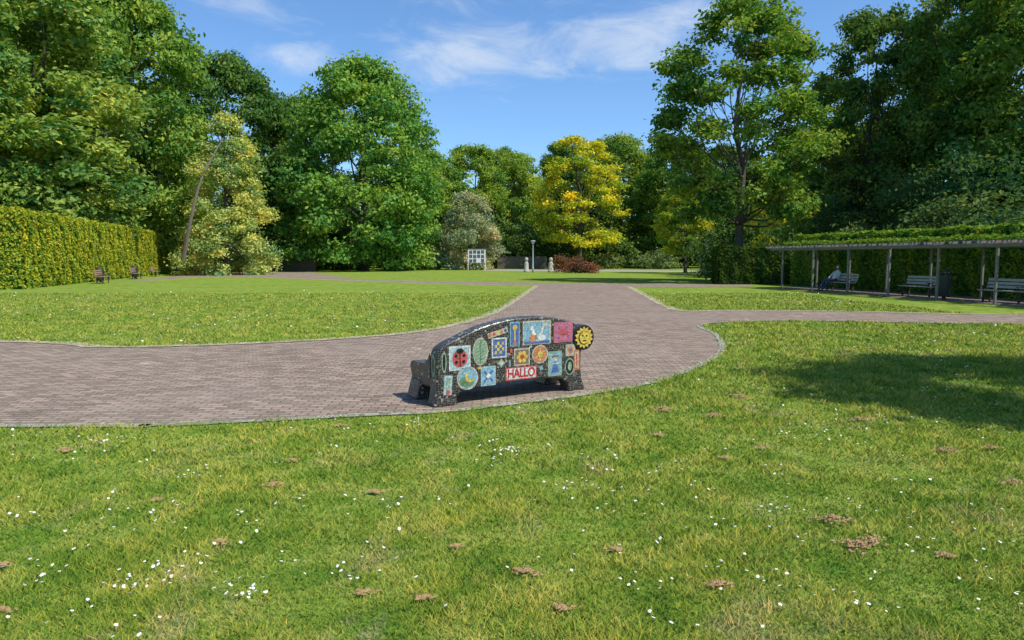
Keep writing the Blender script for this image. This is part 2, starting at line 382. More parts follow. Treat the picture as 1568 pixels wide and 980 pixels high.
def tree(kind,name,px,d,top,wpx,col,rz=None,x=None,H=None,Rr=None):
    me=T[kind]; o=bpy.data.objects.new(name,me); link(o)
    H=AZ(top,d) if H is None else H; Rr=wpx/2/F*d*1.06 if Rr is None else Rr
    X=AX(px,d) if x is None else x
    o.location=(X,d,0); sx=Rr/me["R"]; o.scale=(sx,sx,H/me["H"]); o.rotation_euler=(0,0,random.uniform(0,6.28) if rz is None else rz)
    o.color=(*col,1); return o
MID=(.18,.30,.06); LITE=(.23,.36,.065); BLU=(.105,.21,.055); DRK=(.09,.175,.05); PALE=(.42,.50,.16)
tree('tall',"deciduous_tree",30,56,-60,360,(.22,.34,.085))
tree('tall',"deciduous_tree",-130,48,-120,330,MID)
tree('broad2',"deciduous_tree",190,72,-40,270,(.20,.33,.065))
tree('tall',"deciduous_tree",120,82,-20,280,MID)
tree('broad2',"deciduous_tree",352,94,86,200,BLU)
tree('weep',"weeping_willow",348,68,176,162,PALE,rz=0)
tree('broad',"horse_chestnut_tree",556,90,94,256,(.18,.34,.07),rz=2.4)
tree('broad2',"deciduous_tree",455,104,150,180,BLU)
tree('broad2',"deciduous_tree",652,112,228,130,(.19,.33,.065))
tree('tall',"deciduous_tree",722,120,224,110,LITE)
tree('broad',"deciduous_tree",792,126,236,120,(.25,.38,.065))
tree('broad2',"deciduous_tree",770,138,228,80,MID)
tree('shrub',"silver_willow",717,97,296,104,(.33,.38,.24))
tree('shrub',"ornamental_shrub",655,96,345,48,(.26,.34,.17))
tree('gold',"golden_locust_tree",886,104,213,134,(.50,.53,.05),rz=.4)
tree('broad',"deciduous_tree",945,128,210,170,(.20,.31,.06))
tree('tall',"deciduous_tree",860,134,220,95,BLU)
tree('broad2',"deciduous_tree",1035,112,212,130,(.11,.22,.04))
tree('gold',"golden_locust_tree",1050,74,280,92,(.34,.42,.05),rz=2)
tree('airy',"maple_tree",1130,46.6,3,252,(.165,.285,.055),rz=.9)
tree('gold',"golden_locust_tree",1195,90,240,92,(.46,.50,.06),rz=3)
tree('broad2',"deciduous_tree",1100,118,225,120,BLU)
tree('gold',"deciduous_tree",1258,70,128,140,(.26,.38,.06),rz=4)
tree('airy',"deciduous_tree",1330,60,20,190,(.12,.21,.055))
tree('dark',"deciduous_tree",1420,66,40,220,(.12,.22,.055))
tree('dark',"deciduous_tree",1490,54,-90,290,(.125,.225,.055))
tree('dark',"deciduous_tree",1620,46,-160,350,(.11,.21,.045))
tree('broad2',"deciduous_tree",1310,95,190,200,BLU)
tree('airy',"deciduous_tree",0,5.0,0,0,MID,x=12.9,H=12,Rr=3.9)
def mass(name,seed,spots,nleaf,leaf,col,twig=.35):
    rg=np.random.default_rng(seed); lobes=[]
    for x,y,h,r in spots:
        k=max(1,int(h/(r*.9)))
        for i in range(k+1):
            z=min(h-r*.8,r*.5+i*(h-r)/max(1,k)); rr=r*rg.uniform(.7,1.15)
            lobes.append((x+rg.normal(0,r*.4),y+rg.normal(0,r*.4),max(z+rg.normal(0,r*.2),r*.3),rr,rr,rr*.85))
    P,Nn,s,t=leaves_from_lobes(rg,lobes,nleaf,leaf,twig,shell=.6)
    k=P[:,2]>0; V,Fc,tt=leaf_geo(rg,P[k],Nn[k],s[k],t[k])
    o=obj_np(name,V,Fc,[LEAF],tint=tt); o.color=(*col,1); return o
rg=np.random.default_rng(3)
sp=[]
for px in range(395,1240,9):
    d_=rg.uniform(108,120); sp.append((AX(px,d_),d_,rg.uniform(4,9.5),rg.uniform(1.3,2.2)))
mass("understory_shrubs",1,sp,62000,.42,(.10,.18,.05),.55)
sp=[]
for i in range(170):
    a=rg.uniform(-.75,.95); d_=rg.uniform(135,155); sp.append((a*d_,d_,rg.uniform(13,22),rg.uniform(2.6,4)))
mass("distant_trees",2,sp,90000,.75,(.15,.26,.07),1.0)
sp=[]
for i in range(70):
    t_=rg.random(); sp.append((-31-t_*14+rg.uniform(-9,-1.5),34+t_*52,rg.uniform(3,7),rg.uniform(1.2,2.1)))
for px in range(255,420,9): sp.append((AX(px,84),84+rg.uniform(-2,4),rg.uniform(3,8),1.6))
mass("shrub_undergrowth",3,sp,50000,.3,(.075,.145,.04),.4)
sp=[]
for i in range(80):
    y_=rg.uniform(20,62); x_=22.5+(44-y_)*.12+rg.uniform(0,14) if y_<46 else rg.uniform(17,40)
    sp.append((x_,y_,rg.uniform(3.5,8.5)*(1 if x_>24 else .6),rg.uniform(1.1,2.1)))
mass("shrub_thicket",4,sp,80000,.25,(.09,.165,.06),.45)
sp=[(AX(px,d_),d_,h_,r_) for px,d_,h_,r_ in [(400,80,2.2,1.3),(590,98,3.2,2),(610,100,3.6,2),(545,97,1.6,1.4),(520,97,1.5,1.3),(640,99,3,1.7),(1005,104,3,1.8),(985,104,2.6,1.6),(1025,103,2.8,1.8),(945,106,2.4,1.5),(920,108,2,1.5)]]
mass("border_shrubs",5,sp,14000,.26,(.17,.25,.10),.35)
mass("copper_barberry_shrub",6,[(AX(px,75),75+rg.uniform(-.7,.7),rg.uniform(.9,1.9),rg.uniform(.4,.6)) for px in (856,861,866,872,877,882,887,893,898,904,910)],4500,.15,(.22,.115,.075),.25)
mass("yellow_flower_bed",8,[(AX(px,88),88,.9,.6) for px in range(1092,1150,8)],4000,.2,(.40,.42,.05),.14)
x0=AX(287,63);x1=AX(357,63)
v,f=tube(catmull([(x0,62.2,1.5),(x0+1.2,61.4,5.0),(x0+2.4,61.2,8.6),(x1,61.8,AZ(212,62))],5),np.linspace(.2,.05,16),7)
GREYB=simple("grey_bark",(.22,.17,.14),.9,.3,8)
obj_np("bare_leaning_branch",v,f,[GREYB])
# ------------------------------------------------------------------ hedges
def hedge(name,A,B,depth,h,nleaf,leaf,col,seed=0,rough=.06):
    rg=np.random.default_rng(seed); A=np.array(A,float);B=np.array(B,float); Lh=np.linalg.norm(B-A); T_=(B-A)/Lh; Nn_=np.array([T_[1],-T_[0]])
    V=[];c=.10
    for q in ((A+T_*c,c),(B-T_*c,c)):
        for s_ in (c,depth-c):
            for z in (0,h-c): p=q[0]-Nn_*s_; V.append((p[0],p[1],z))
    core=[(0,1,3,2),(4,6,7,5),(0,4,5,1),(2,3,7,6),(1,5,7,3)]
    areas=np.array([Lh*h,Lh*depth*1.0,depth*h,depth*h,Lh*h*.5]); fi=rg.choice(5,nleaf,p=areas/areas.sum())
    a=rg.random(nleaf);b=rg.random(nleaf); P=np.zeros((nleaf,3));NN=np.zeros((nleaf,3))
    def bump(u,v): return rough*(np.sin(u*2.3+np.sin(v*1.7)*1.5)+.7*np.sin(u*7.1+v*2)+.5*np.sin(v*5+u*3.3))
    for k_ in range(5):
        m=fi==k_; s1=a[m]; s2=b[m]
        if k_==0 or k_==4:
            dd=(0 if k_==0 else depth); xy=A+np.outer(s1*Lh,T_)-Nn_*dd; o_=bump(s1*Lh,s2*h)+rg.normal(0,.04,m.sum()); sg=1 if k_==0 else -1
            P[m,:2]=xy+np.outer(o_*sg,Nn_); P[m,2]=s2*h; NN[m,:2]=Nn_*sg
        elif k_==1:
            xy=A+np.outer(s1*Lh,T_)-np.outer(s2*depth,Nn_); P[m,:2]=xy; P[m,2]=h+bump(s1*Lh,s2*depth)*.8+np.abs(rg.normal(0,.05,m.sum())); NN[m,2]=1
        else:
            q=A if k_==2 else B; sg=-1 if k_==2 else 1
            o_=bump(s1*depth,s2*h)+rg.normal(0,.04,m.sum()); P[m,:2]=q-np.outer(s1*depth,Nn_)+np.outer(o_*sg,T_); P[m,2]=s2*h; NN[m,:2]=T_*sg
    Nl=unit(NN*.8+np.array([0,0,.3])+rg.normal(size=(nleaf,3))*.5)
    along=(P[:,:2]-A)@T_
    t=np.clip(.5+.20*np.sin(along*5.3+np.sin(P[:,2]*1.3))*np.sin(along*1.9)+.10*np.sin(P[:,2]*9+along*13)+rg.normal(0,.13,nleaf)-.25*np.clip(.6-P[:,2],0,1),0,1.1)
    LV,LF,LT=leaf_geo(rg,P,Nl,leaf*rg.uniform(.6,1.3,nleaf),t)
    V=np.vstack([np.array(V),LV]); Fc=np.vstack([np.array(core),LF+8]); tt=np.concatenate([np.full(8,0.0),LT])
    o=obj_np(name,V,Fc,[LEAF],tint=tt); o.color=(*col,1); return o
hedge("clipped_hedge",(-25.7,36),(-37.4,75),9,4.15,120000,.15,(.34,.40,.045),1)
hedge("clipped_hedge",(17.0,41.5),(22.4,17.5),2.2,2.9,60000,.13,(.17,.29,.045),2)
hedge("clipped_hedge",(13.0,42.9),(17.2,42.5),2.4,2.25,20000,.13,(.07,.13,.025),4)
# ------------------------------------------------------------------ pergola
WOOD=simple("weathered_wood",(.17,.155,.135),.9,.4,5,bump=.3); POSTM=simple("grey_post",(.20,.185,.16),.85,.35,4); DWOOD=simple("dark_wood",(.06,.045,.035),.8,.4,8)
pg=empty("pergola",(14.5,36.7,0),math.atan2(-12.4,2.7))
Lp=17.0
fl=[]
for i in range(7):
    s_=i*2.54; fl.append(((s_,0,1.02),(.08,.08,2.04),0)); fl.append(((s_+.0,2.1,1.02),(.08,.08,2.04),0))
boxes("posts",fl,[POSTM],pg,.008)
boxes("front_beam",[((Lp/2-.8,-.02,2.11),(Lp+.6,.07,.13))],[WOOD],pg,.01)
boxes("rear_beam",[((Lp/2-.8,2.1,2.11),(Lp+.6,.07,.13))],[WOOD],pg,.01)
boxes("rafters",[((-1+i*.6,1.05,2.225),(.06,2.9,.09)) for i in range(30)],[WOOD],pg)
boxes("lattice",[((Lp/2-.8,-.25+j*.3,2.283),(Lp+.6,.05,.02)) for j in range(10)],[WOOD],pg)
def cvine(n,seed):
    rg=np.random.default_rng(seed); P=np.stack([rg.uniform(-1,Lp-.5,n),rg.uniform(-.1,2.6,n)**1.0 if False else rg.uniform(.05,2.6,n),2.32+np.abs(rg.normal(0,.08,n))],1)
    k=(np.sin(P[:,0]*1.3)+np.sin(P[:,0]*2.9+P[:,1]*2)+P[:,1]*.9)>.2; P=P[k]; n=len(P)
    V,Fc,tt=leaf_geo(rg,P,unit(np.array([0,0,1.])+rg.normal(size=(n,3))*.5),.13*rg.uniform(.6,1.3,n),np.clip(rg.normal(.5,.15,n),0,1))
    o=obj_np("climbing_vine",V,Fc,[LEAF],tint=tt,parent=pg); o.color=(.15,.26,.04,1)
cvine(17000,3)
# ------------------------------------------------------------------ benches
def park_bench(loc,face,L=1.8,wood=None):
    e=empty("park_bench",(loc[0],loc[1],0),math.atan2(face[1],face[0])+math.pi/2)
    w=wood
    boxes("seat",[((0,-.05-.11*i+.22,.44),(L,.09,.035)) for i in range(4)],[w],e,.006)
    Rm=Matrix.Rotation(math.radians(-12),3,'X')
    boxes("backrest",[((0,.27+.03*i,.57+.13*i),(L,.03,.10),0,Rm) for i in range(3)],[w],e,.006)
    lg=[]
    for s_ in (-1,1):
        xx=s_*(L/2-.22); lg+=[((xx,-.12,.21),(.06,.06,.42)),((xx,.2,.21),(.06,.06,.42)),((xx,.04,.405),(.06,.42,.03)),((xx,.32,.62),(.05,.03,.48),0,Rm),((xx,-.1,.60),(.05,.34,.03)),((xx,-.16,.5),(.045,.045,.2))]
    boxes("legs",lg,[DWOOD],e,.004); return e
LW=simple("bench_slats_grey",(.40,.39,.35),.7,.3,6); BW=simple("bench_slats_brown",(.30,.19,.12),.7,.3,6)
pf=(-.977,-.213)
def perg(s_,o_):
    T_=np.array([.2127,-.977]); Nn_=np.array([.977,.2127]); p=np.array([14.5,36.7])+T_*s_+Nn_*o_; return p
for s_ in (2.9,7.9,11.9): park_bench(perg(s_,1.25),pf,1.9,wood=LW)
nh=(.957,.29)
for gx,gy in ((-26.6,44.5),(-29.6,54),(-32.0,61.5)): park_bench((gx,gy),nh,1.8,wood=BW)
park_bench((AX(388,80),80),(1,-.6),1.8,wood=LW)
BINM=simple("bin_green",(.03,.045,.045),.5,.3,5)
def bin_(x,y,h=.95):
    e=empty("litter_bin",(x,y,0))
    lathe("body",[(.20,.12),(.23,.16),(.245,h*.82),(.25,h*.84),(.25,h*.88),(.20,h*.9)],[BINM],e)
    lathe("lid",[(.255,h*.94),(.25,h*.98),(.12,h*1.05),(.02,h*1.07)],[BINM],e)
    boxes("bracket",[((-.22,0,h*.91),(.03,.05,.12)),((.22,0,h*.91),(.03,.05,.12)),((0,0,.06),(.1,.1,.13))],[DWOOD],e)
p=perg(9.95,.55); bin_(p[0],p[1],1.1)
bin_(-28.0,46.5,1.0); bin_(-30.6,55.5,1.0)
# ------------------------------------------------------------------ lamps, board, pillars, fence
GM=simple("galvanised_pole",(.42,.43,.44),.45,.1,5,.2); GL=simple("lamp_shade",(.6,.61,.61),.3,.05,5); STN=simple("pale_stone",(.42,.38,.33),.85,.25,6,bump=.4)
def lamp(px,d,top):
    h=AZ(top,d); e=empty("street_lamp",(AX(px,d),d,0))
    lathe("pole",[(.11,-.05),(.11,.6),(.085,.65),(.06,h-.5),(.06,h-.42)],[GM],e)
    lathe("lantern",[(.07,h-.42),(.16,h-.38),(.21,h-.12)],[GL],e)
    lathe("cap",[(.33,h-.12),(.30,h-.07),(.12,h-.01),(.02,h)],[GM],e)
lamp(816,78,368); lamp(1082,72,367); lamp(406,75,379)
def pillar(px,d,top,w=.28):
    h=AZ(top,d); e=empty("stone_pillar",(AX(px,d),d,0))
    lathe("shaft",[(w*1.15,-.03),(w*1.15,.15),(w,.2),(w*.92,h*.55),(w*.7,h*.68),(w*.5,h*.72)],[STN],e)
    lathe("rounded_head",[(w*.5,h*.72),(w*.75,h*.79),(w*.8,h*.87),(w*.6,h*.96),(w*.1,h)],[STN],e)
pillar(806,80,394); pillar(843.5,80,394,.3); pillar(1076,73,400,.33)
nb=empty("notice_board",(AX(730,92),92,0),.1)
WP=simple("white_panel",(.7,.7,.68),.5,.05,5); PIC=simple("poster_dark",(.08,.09,.10),.5,.8,1.6)
zt=AZ(381,92)
boxes("posts",[((-1.15,0,zt/2),(.09,.09,zt)),((1.15,0,zt/2),(.09,.09,zt))],[WP],nb)
boxes("panel",[((0,-.01,zt-.95),(2.2,.06,1.8))],[WP],nb)
boxes("roof_strip",[((0,0,zt+.04),(2.5,.22,.08))],[DWOOD],nb)
boxes("posters",[((-.8+.53*i,-.055,zt-.45-.58*j+.04*((i+j)%2)),(.40,.02,.42)) for i in range(4) for j in range(3) if not(i==2 and j==2)],[PIC],nb)
FM=simple("fence_wood",(.15,.12,.10),.85,.4,2)
def fence(px0,px1,d,h):
    x0,x1=AX(px0,d),AX(px1,d); n_=int((x1-x0)/.16)
    boxes("wooden_fence",[((x0+i*.16,d,h/2),(.13,.03,h*(.98+.03*math.sin(i*7.3)))) for i in range(n_)]+[(((x0+x1)/2,d+.05,h*.25),(x1-x0,.05,.1)),(((x0+x1)/2,d+.05,h*.8),(x1-x0,.05,.1))],[FM])
fence(400,484,84,2.0); fence(762,838,104,1.9)
# ------------------------------------------------------------------ seated person
SK=simple("skin",(.50,.30,.21),.6,.05); SH=simple("pale_shirt",(.55,.60,.66),.8,.1); TRS=simple("navy_trousers",(.04,.06,.16),.8,.2); HR=simple("hair",(.05,.035,.025),.7,.3); SHO=simple("shoes",(.05,.05,.05),.5,.2)
p=perg(2.5,1.22)
pe=empty("seated_person",(p[0],p[1],0),math.atan2(-.35,-.94))
J=[(-.08,0,.53),(-.16,0,.72),(-.25,0,.90),(-.28,0,1.02),(-.29,0,1.09)]
Rd=[(.15,.13),(.14,.12),(.16,.12),(.07,.07),(.055,.055)]
E=[(0,1),(1,2),(2,3),(3,4)]
def add(p_,r,par): J.append(p_);Rd.append((r,r));E.append((par,len(J)-1)); return len(J)-1
for s_ in (-1,1):
    i=add((-.04,.10*s_,.52),.10,0); i=add((.18,.12*s_,.55),.085,i); i=add((.40,.13*s_,.56),.062,i); i=add((.60,.12*s_,.34),.055,i); i=add((.78,.11*s_,.10),.038,i); i=add((.86,.11*s_,.05),.04,i); i=add((.98,.13*s_,.05),.03,i)
    i=add((-.25,.18*s_,.93),.06,2); i=add((-.10,.27*s_,.76),.045,i); i=add((.06,.22*s_,.66),.036,i); w_=add((.14,.16*s_,.63),.028,i); pm=add((.20,.13*s_,.62),.03,w_)
    for q,(dy,ln) in enumerate(((-.03,.055),(-.01,.07),(.01,.065),(.03,.05))):
        j=add((.235,.13*s_+dy,.615),.009,pm); add((.235+ln,.13*s_+dy,.585),.008,j)
    j=add((.19,.10*s_-.02*s_,.635),.010,pm); add((.225,.08*s_-.02*s_,.62),.009,j)
me=bpy.data.meshes.new("body"); me.from_pydata(J,E,[]); bo=bpy.data.objects.new("body",me); link(bo)
sk=bo.modifiers.new("s",'SKIN'); sk.use_smooth_shade=True
for i,v in enumerate(me.skin_vertices[0].data): v.radius=Rd[i]; v.use_root=(i==0)
bo.modifiers.new("ss",'SUBSURF').levels=1
bpy.context.view_layer.update()
m2=bpy.data.meshes.new_from_object(bo.evaluated_get(bpy.context.evaluated_depsgraph_get())); bo.modifiers.clear(); bo.data=m2
for m in (SK,SH,TRS,SHO): m2.materials.append(m)
for f_ in m2.polygons:
    c=f_.center
    if c.z>1.05 or (c.x>.07 and c.z>.58 and abs(c.y)<.2 and c.x<.34 and c.z>.6): k_=0
    elif c.x>.74 and c.z<.12: k_=3
    elif c.z<.60 and not(c.x<-.1 and c.z>.57): k_=2
    else: k_=1
    f_.material_index=k_
bo.parent=pe
bpy.ops.mesh.primitive_uv_sphere_add(segments=20,ring_count=14,radius=1); hd=bpy.context.object; hd.name="head"; hd.scale=(.098,.078,.12); hd.location=(-.27,0,1.19); hd.data.materials.append(SK); hd.parent=pe
for pl in hd.data.polygons: pl.use_smooth=True
for v in hd.data.vertices:
    if v.co.z<-.3: v.co.x*=.95; v.co.y*=.8
    if v.co.x>.9 and -.25<v.co.z<.1: v.co.x+=.18
bpy.ops.mesh.primitive_uv_sphere_add(segments=20,ring_count=14,radius=1); hh=bpy.context.object; hh.name="hair"; hh.scale=(.105,.086,.12); hh.location=(-.29,0,1.215); hh.data.materials.append(HR); hh.parent=pe
boxes("face_features",[((-.176,.03,1.20),(.01,.02,.01)),((-.176,-.03,1.20),(.01,.02,.01)),((-.178,0,1.135),(.01,.04,.008))],[HR],pe)
boxes("ears",[((-.27,.08,1.19),(.03,.015,.05)),((-.27,-.08,1.19),(.03,.015,.05))],[SK],pe,.005)
# ------------------------------------------------------------------ mosaic sofa (hero)
def tile(name,col,scale=34,grout=(.35,.33,.30),gw=.07,rough=.3,var=.35,speck=0):
    m,nt,N,L=newmat("mosaic_"+name); out=nd(nt,'ShaderNodeOutputMaterial'); p=nd(nt,'ShaderNodeBsdfPrincipled'); p.inputs['Roughness'].default_value=rough
    tc=nd(nt,'ShaderNodeTexCoord')
    v=nd(nt,'ShaderNodeTexVoronoi',feature='F1'); v.inputs['Scale'].default_value=scale; v.inputs['Randomness'].default_value=.6; L.new(tc.outputs['Object'],v.inputs['Vector'])
    e=nd(nt,'ShaderNodeTexVoronoi',feature='DISTANCE_TO_EDGE'); e.inputs['Scale'].default_value=scale; e.inputs['Randomness'].default_value=.6; L.new(tc.outputs['Object'],e.inputs['Vector'])
    sp_=nd(nt,'ShaderNodeSeparateColor'); L.new(v.outputs['Color'],sp_.inputs[0])
    c=mixc(nt,sp_.outputs[0],tuple(x*(1-var) for x in col),tuple(min(1,x*(1+var)) for x in col))
    if speck: c=mixc(nt,mrange(nt,sp_.outputs[1],1-speck,1-speck+.02),c,(.40,.38,.30))
    c=mixc(nt,mrange(nt,e.outputs['Distance'],gw*.4,gw,1,0),c,grout)
    L.new(c,p.inputs['Base Color'])
    b=nd(nt,'ShaderNodeBump'); b.inputs['Strength'].default_value=.4; b.inputs['Distance'].default_value=.004; L.new(mrange(nt,e.outputs['Distance'],0,.12),b.inputs['Height']); L.new(b.outputs[0],p.inputs['Normal'])
    L.new(p.outputs[0],out.inputs[0]); return m
BLK=tile("black",(.012,.011,.011),38,(.17,.15,.12),.10,.28,.6,speck=.05)
C={k:tile(k,tuple(.82*q+.02 for q in c),46,gw=.06,grout=tuple(.35*q+.13 for q in c),var=.36,rough=.45) for k,c in dict(white=(.72,.72,.66),red=(.58,.04,.025),blue=(.03,.11,.38),lblue=(.22,.44,.54),cyan=(.38,.56,.56),green=(.10,.23,.08),lgreen=(.28,.42,.24),yellow=(.76,.52,.03),orange=(.68,.19,.03),pink=(.58,.12,.20),purple=(.2,.08,.3),grey=(.25,.27,.27),cream=(.58,.50,.35),brown=(.2,.1,.05)).items()}
C['black']=BLK; C['ink']=tile("ink",(.01,.01,.012),40,(.03,.03,.03))
sofa=empty("mosaic_sofa_bench",(-.825,7.43,0),math.atan2(.513,.857))
top=catmull([(0,.42),(.0,.55),(.03,.64),(.11,.70),(.26,.76),(.58,.875),(.93,.94),(1.29,.955),(1.66,.915),(1.88,.845),(1.97,.77),(2.0,.66),(1.97,.45)],5)
bot=[(1.965,.3),(1.985,.15),(2.03,.03),(2.03,0),(1.78,0),(1.765,.09),(1.70,.165),(1.4,.20),(1.0,.20),(.6,.185),(.32,.155),(.245,.10),(.26,0),(-.04,0),(-.035,.04),(-.005,.2)]
outl=[tuple(q) for q in top]+bot
def recalc(o):
    bm=bmesh.new(); bm.from_mesh(o.data); bmesh.ops.recalc_face_normals(bm,faces=bm.faces); bm.to_mesh(o.data); bm.free()
def extr(name,P,y0,y1,mat,parent,bevel):
    n_=len(P); V=[(a,y0,b) for a,b in P]+[(a,y1,b) for a,b in P]
    Fc=[list(range(n_)),list(range(2*n_-1,n_-1,-1))]+[[i,i+n_,(i+1)%n_+n_,(i+1)%n_] for i in range(n_)]
    o=pymesh(name,V,Fc,[mat],parent); recalc(o)
    b=o.modifiers.new("b",'BEVEL'); b.width=bevel; b.segments=4; b.limit_method='ANGLE'; b.angle_limit=math.radians(50)
    return o
def extr_s(name,P,s0,s1,mat,parent,bevel):
    n_=len(P); V=[(s_,a,b) for s_ in (s0,s1) for a,b in P]
    Fc=[list(range(n_)),list(range(2*n_-1,n_-1,-1))]+[[i,i+n_,(i+1)%n_+n_,(i+1)%n_] for i in range(n_)]
    o=pymesh(name,V,Fc,[mat],parent,bevel=bevel); recalc(o); return o
extr("backrest",outl,0,.19,BLK,sofa,.04)
extr_s("seat",catmull([(.18,.19),(.18,.42),(.35,.395),(.58,.40),(.68,.39),(.75,.34),(.765,.27),(.74,.20),(.66,.18)],3),0.01,1.98,BLK,sofa,.03)
for q,(a,b) in enumerate(((-.04,.26),(1.75,2.03))):
    V=[(a,.50,0),(b,.50,0),(b,.80,0),(a,.80,0),(a+.04,.46,.24),(b-.04,.46,.24),(b-.04,.745,.24),(a+.04,.745,.24)]
    pymesh("front_leg_%d"%(q+1),V,[(0,3,2,1),(4,5,6,7),(0,1,5,4),(1,2,6,5),(2,3,7,6),(3,0,4,7)],[BLK],sofa,bevel=.02)
for q,(a,b) in enumerate(((-.012,.15),(1.84,1.985))):
    extr_s("armrest_%d"%(q+1),catmull([(.17,.30),(.17,.58),(.23,.52),(.34,.46),(.50,.445),(.64,.45),(.72,.42),(.74,.36),(.70,.30)],4),a,b,BLK,sofa,.03)
PV=[];PF=[];PM=[];cm=list(C.keys())
def poly(pts,layer,c):
    o=len(PV); 
    A_=sum(pts[i][0]*pts[(i+1)%len(pts)][1]-pts[(i+1)%len(pts)][0]*pts[i][1] for i in range(len(pts)))
    if A_<0: pts=pts[::-1]
    for a,b in pts: PV.append((a,-.003-.0018*layer,b))
    PF.append([o+i for i in range(len(pts))]); PM.append(cm.index(c))
def rect(s,z,w,h,l,c,rot=0):
    ca,sa=math.cos(rot),math.sin(rot)
    poly([(s+dx*ca-dz*sa,z+dx*sa+dz*ca) for dx,dz in ((-w/2,-h/2),(w/2,-h/2),(w/2,h/2),(-w/2,h/2))],l,c)
def ell_(s,z,rx,rz_,l,c,n=22):
    poly([(s+rx*math.cos(2*math.pi*i/n),z+rz_*math.sin(2*math.pi*i/n)) for i in range(n)],l,c)
def framed(s,z,w,h,f,c,t=.018): rect(s,z,w,h,0,f); rect(s,z,w-2*t,h-2*t,1,c)
framed(.28,.535,.27,.275,'white','cyan'); ell_(.28,.53,.095,.10,2,'red'); ell_(.28,.615,.045,.03,3,'ink'); rect(.28,.52,.012,.17,3,'ink')
for a,b in ((-.05,.03),(.05,.03),(-.045,-.04),(.045,-.04)): ell_(.28+a,.53+b,.02,.02,3,'ink',10)
ell_(.541,.59,.10,.16,0,'cream'); ell_(.541,.59,.087,.145,1,'lgreen'); 
for i in range(6): rect(.541,.49+.04*i,.13,.008,2,'green',.5); 
rect(.541,.59,.008,.27,3,'green')
framed(.788,.616,.20,.235,'white','blue'); 
for i in range(4):
    for j in range(4):
        if (i+j)%2==0: rect(.788+(i-1.5)*.032,.616+(j-1.5)*.036,.03,.034,2,'yellow')
framed(.998,.762,.135,.29,'lblue','blue',.014); rect(.998,.73,.018,.19,2,'yellow'); ell_(.998,.84,.032,.032,2,'yellow',10); ell_(.998,.65,.03,.02,2,'orange',8)
framed(1.307,.765,.40,.285,'cream','lblue'); rect(1.26,.76,.05,.19,2,'white',.45); ell_(1.33,.70,.10,.045,2,'white'); rect(1.38,.80,.035,.16,3,'white',-.35); ell_(1.24,.70,.035,.05,3,'orange',10); rect(1.307,.65,.36,.03,2,'blue'); ell_(1.42,.85,.03,.03,3,'cream',10)
framed(1.69,.748,.28,.25,'pink','pink'); 
for a,b in ((-.06,.05),(.05,.06),(0,-.01),(-.07,-.06),(.07,-.05)): ell_(1.69+a,.745+b,.018,.018,3,'purple',8)
ell_(1.69,.745,.07,.04,2,'red')
rect(.77,.79,.27,.06,0,'cream',.24)
for i in range(5): ell_(.67+.05*i,.767+.0122*i,.022,.022,1,['orange','red','yellow','orange','blue'][i],10)
framed(1.097,.488,.22,.205,'cream','brown'); 
for i in range(6): a=i*math.pi/3; ell_(1.097+.052*math.cos(a),.488+.05*math.sin(a),.026,.026,2,'yellow',10)
ell_(1.097,.488,.03,.03,3,'red',10)
ell_(1.353,.50,.115,.112,0,'cream'); ell_(1.353,.50,.10,.098,1,'orange')
for i in range(3): rect(1.353,.50,.012,.17,2+i*.3,'cream',i*math.pi/3)
ell_(1.353,.50,.04,.04,3,'yellow',12)
framed(1.57,.37,.205,.305,'lgreen','lblue'); poly([(1.51,.26),(1.63,.26),(1.58,.40),(1.56,.40)],2,'blue'); ell_(1.57,.435,.035,.038,2,'cream',12); rect(1.57,.46,.09,.02,3,'brown'); rect(1.57,.37,.15,.016,3,'cream')
ell_(1.79,.315,.072,.105,0,'lgreen'); ell_(1.79,.315,.058,.09,1,'ink'); ell_(1.79,.32,.03,.055,2,'lgreen',12)
framed(1.80,.52,.145,.145,'cream','cream'); ell_(1.80,.52,.045,.045,2,'orange',10); ell_(1.80,.52,.02,.02,3,'blue',8)
framed(1.088,.295,.43,.155,'red','white',.014)
framed(.642,.30,.195,.225,'cyan','lblue',.015); rect(.642,.30,.02,.17,2,'blue',.75); rect(.642,.30,.02,.17,3,'blue',-.75); ell_(.642,.30,.03,.03,4,'white',8)
ell_(.375,.30,.135,.135,0,'cream'); ell_(.375,.30,.12,.12,1,'lblue'); ell_(.367,.262,.095,.065,2,'green'); ell_(.407,.313,.067,.062,3,'yellow'); ell_(.427,.328,.053,.048,4,'lblue')
rect(.13,.24,.10,.22,0,'cyan',-.08); rect(.13,.24,.045,.17,1,'lgreen',-.08); ell_(.13,.16,.03,.03,2,'red',8)
rect(1.895,.39,.085,.25,0,'orange',.03); rect(1.895,.39,.05,.20,1,'cream',.03); rect(1.895,.39,.02,.15,2,'red',.03)
rect(.815,.434,.075,.075,0,'lgreen',.78); rect(.815,.434,.045,.045,1,'white',.78); rect(.93,.42,.03,.08,0,'grey'); rect(.53,.40,.05,.03,0,'yellow',.3)
rect(1.37,.33,.05,.05,0,'lblue',.4); rect(.95,.57,.035,.05,0,'red'); rect(1.22,.60,.035,.03,0,'cyan')
ell_(.085,.50,.03,.12,0,'lgreen'); ell_(.085,.50,.017,.095,1,'ink')
pymesh("mosaic_panels",PV,PF,[C[k] for k in cm],sofa,midx=PM)
V=[];Fc=[]
for i in range(26):
    a=2*math.pi*i/26
    for r_ in (1,.62): V.append((-.0035,.095+.055*r_*math.cos(a),.46+.13*r_*math.sin(a)))
for i in range(26): j=(i+1)%26; Fc.append((2*i,2*i+1,2*j+1,2*j))
pymesh("end_motif",V,Fc,[C['lgreen']],sofa)
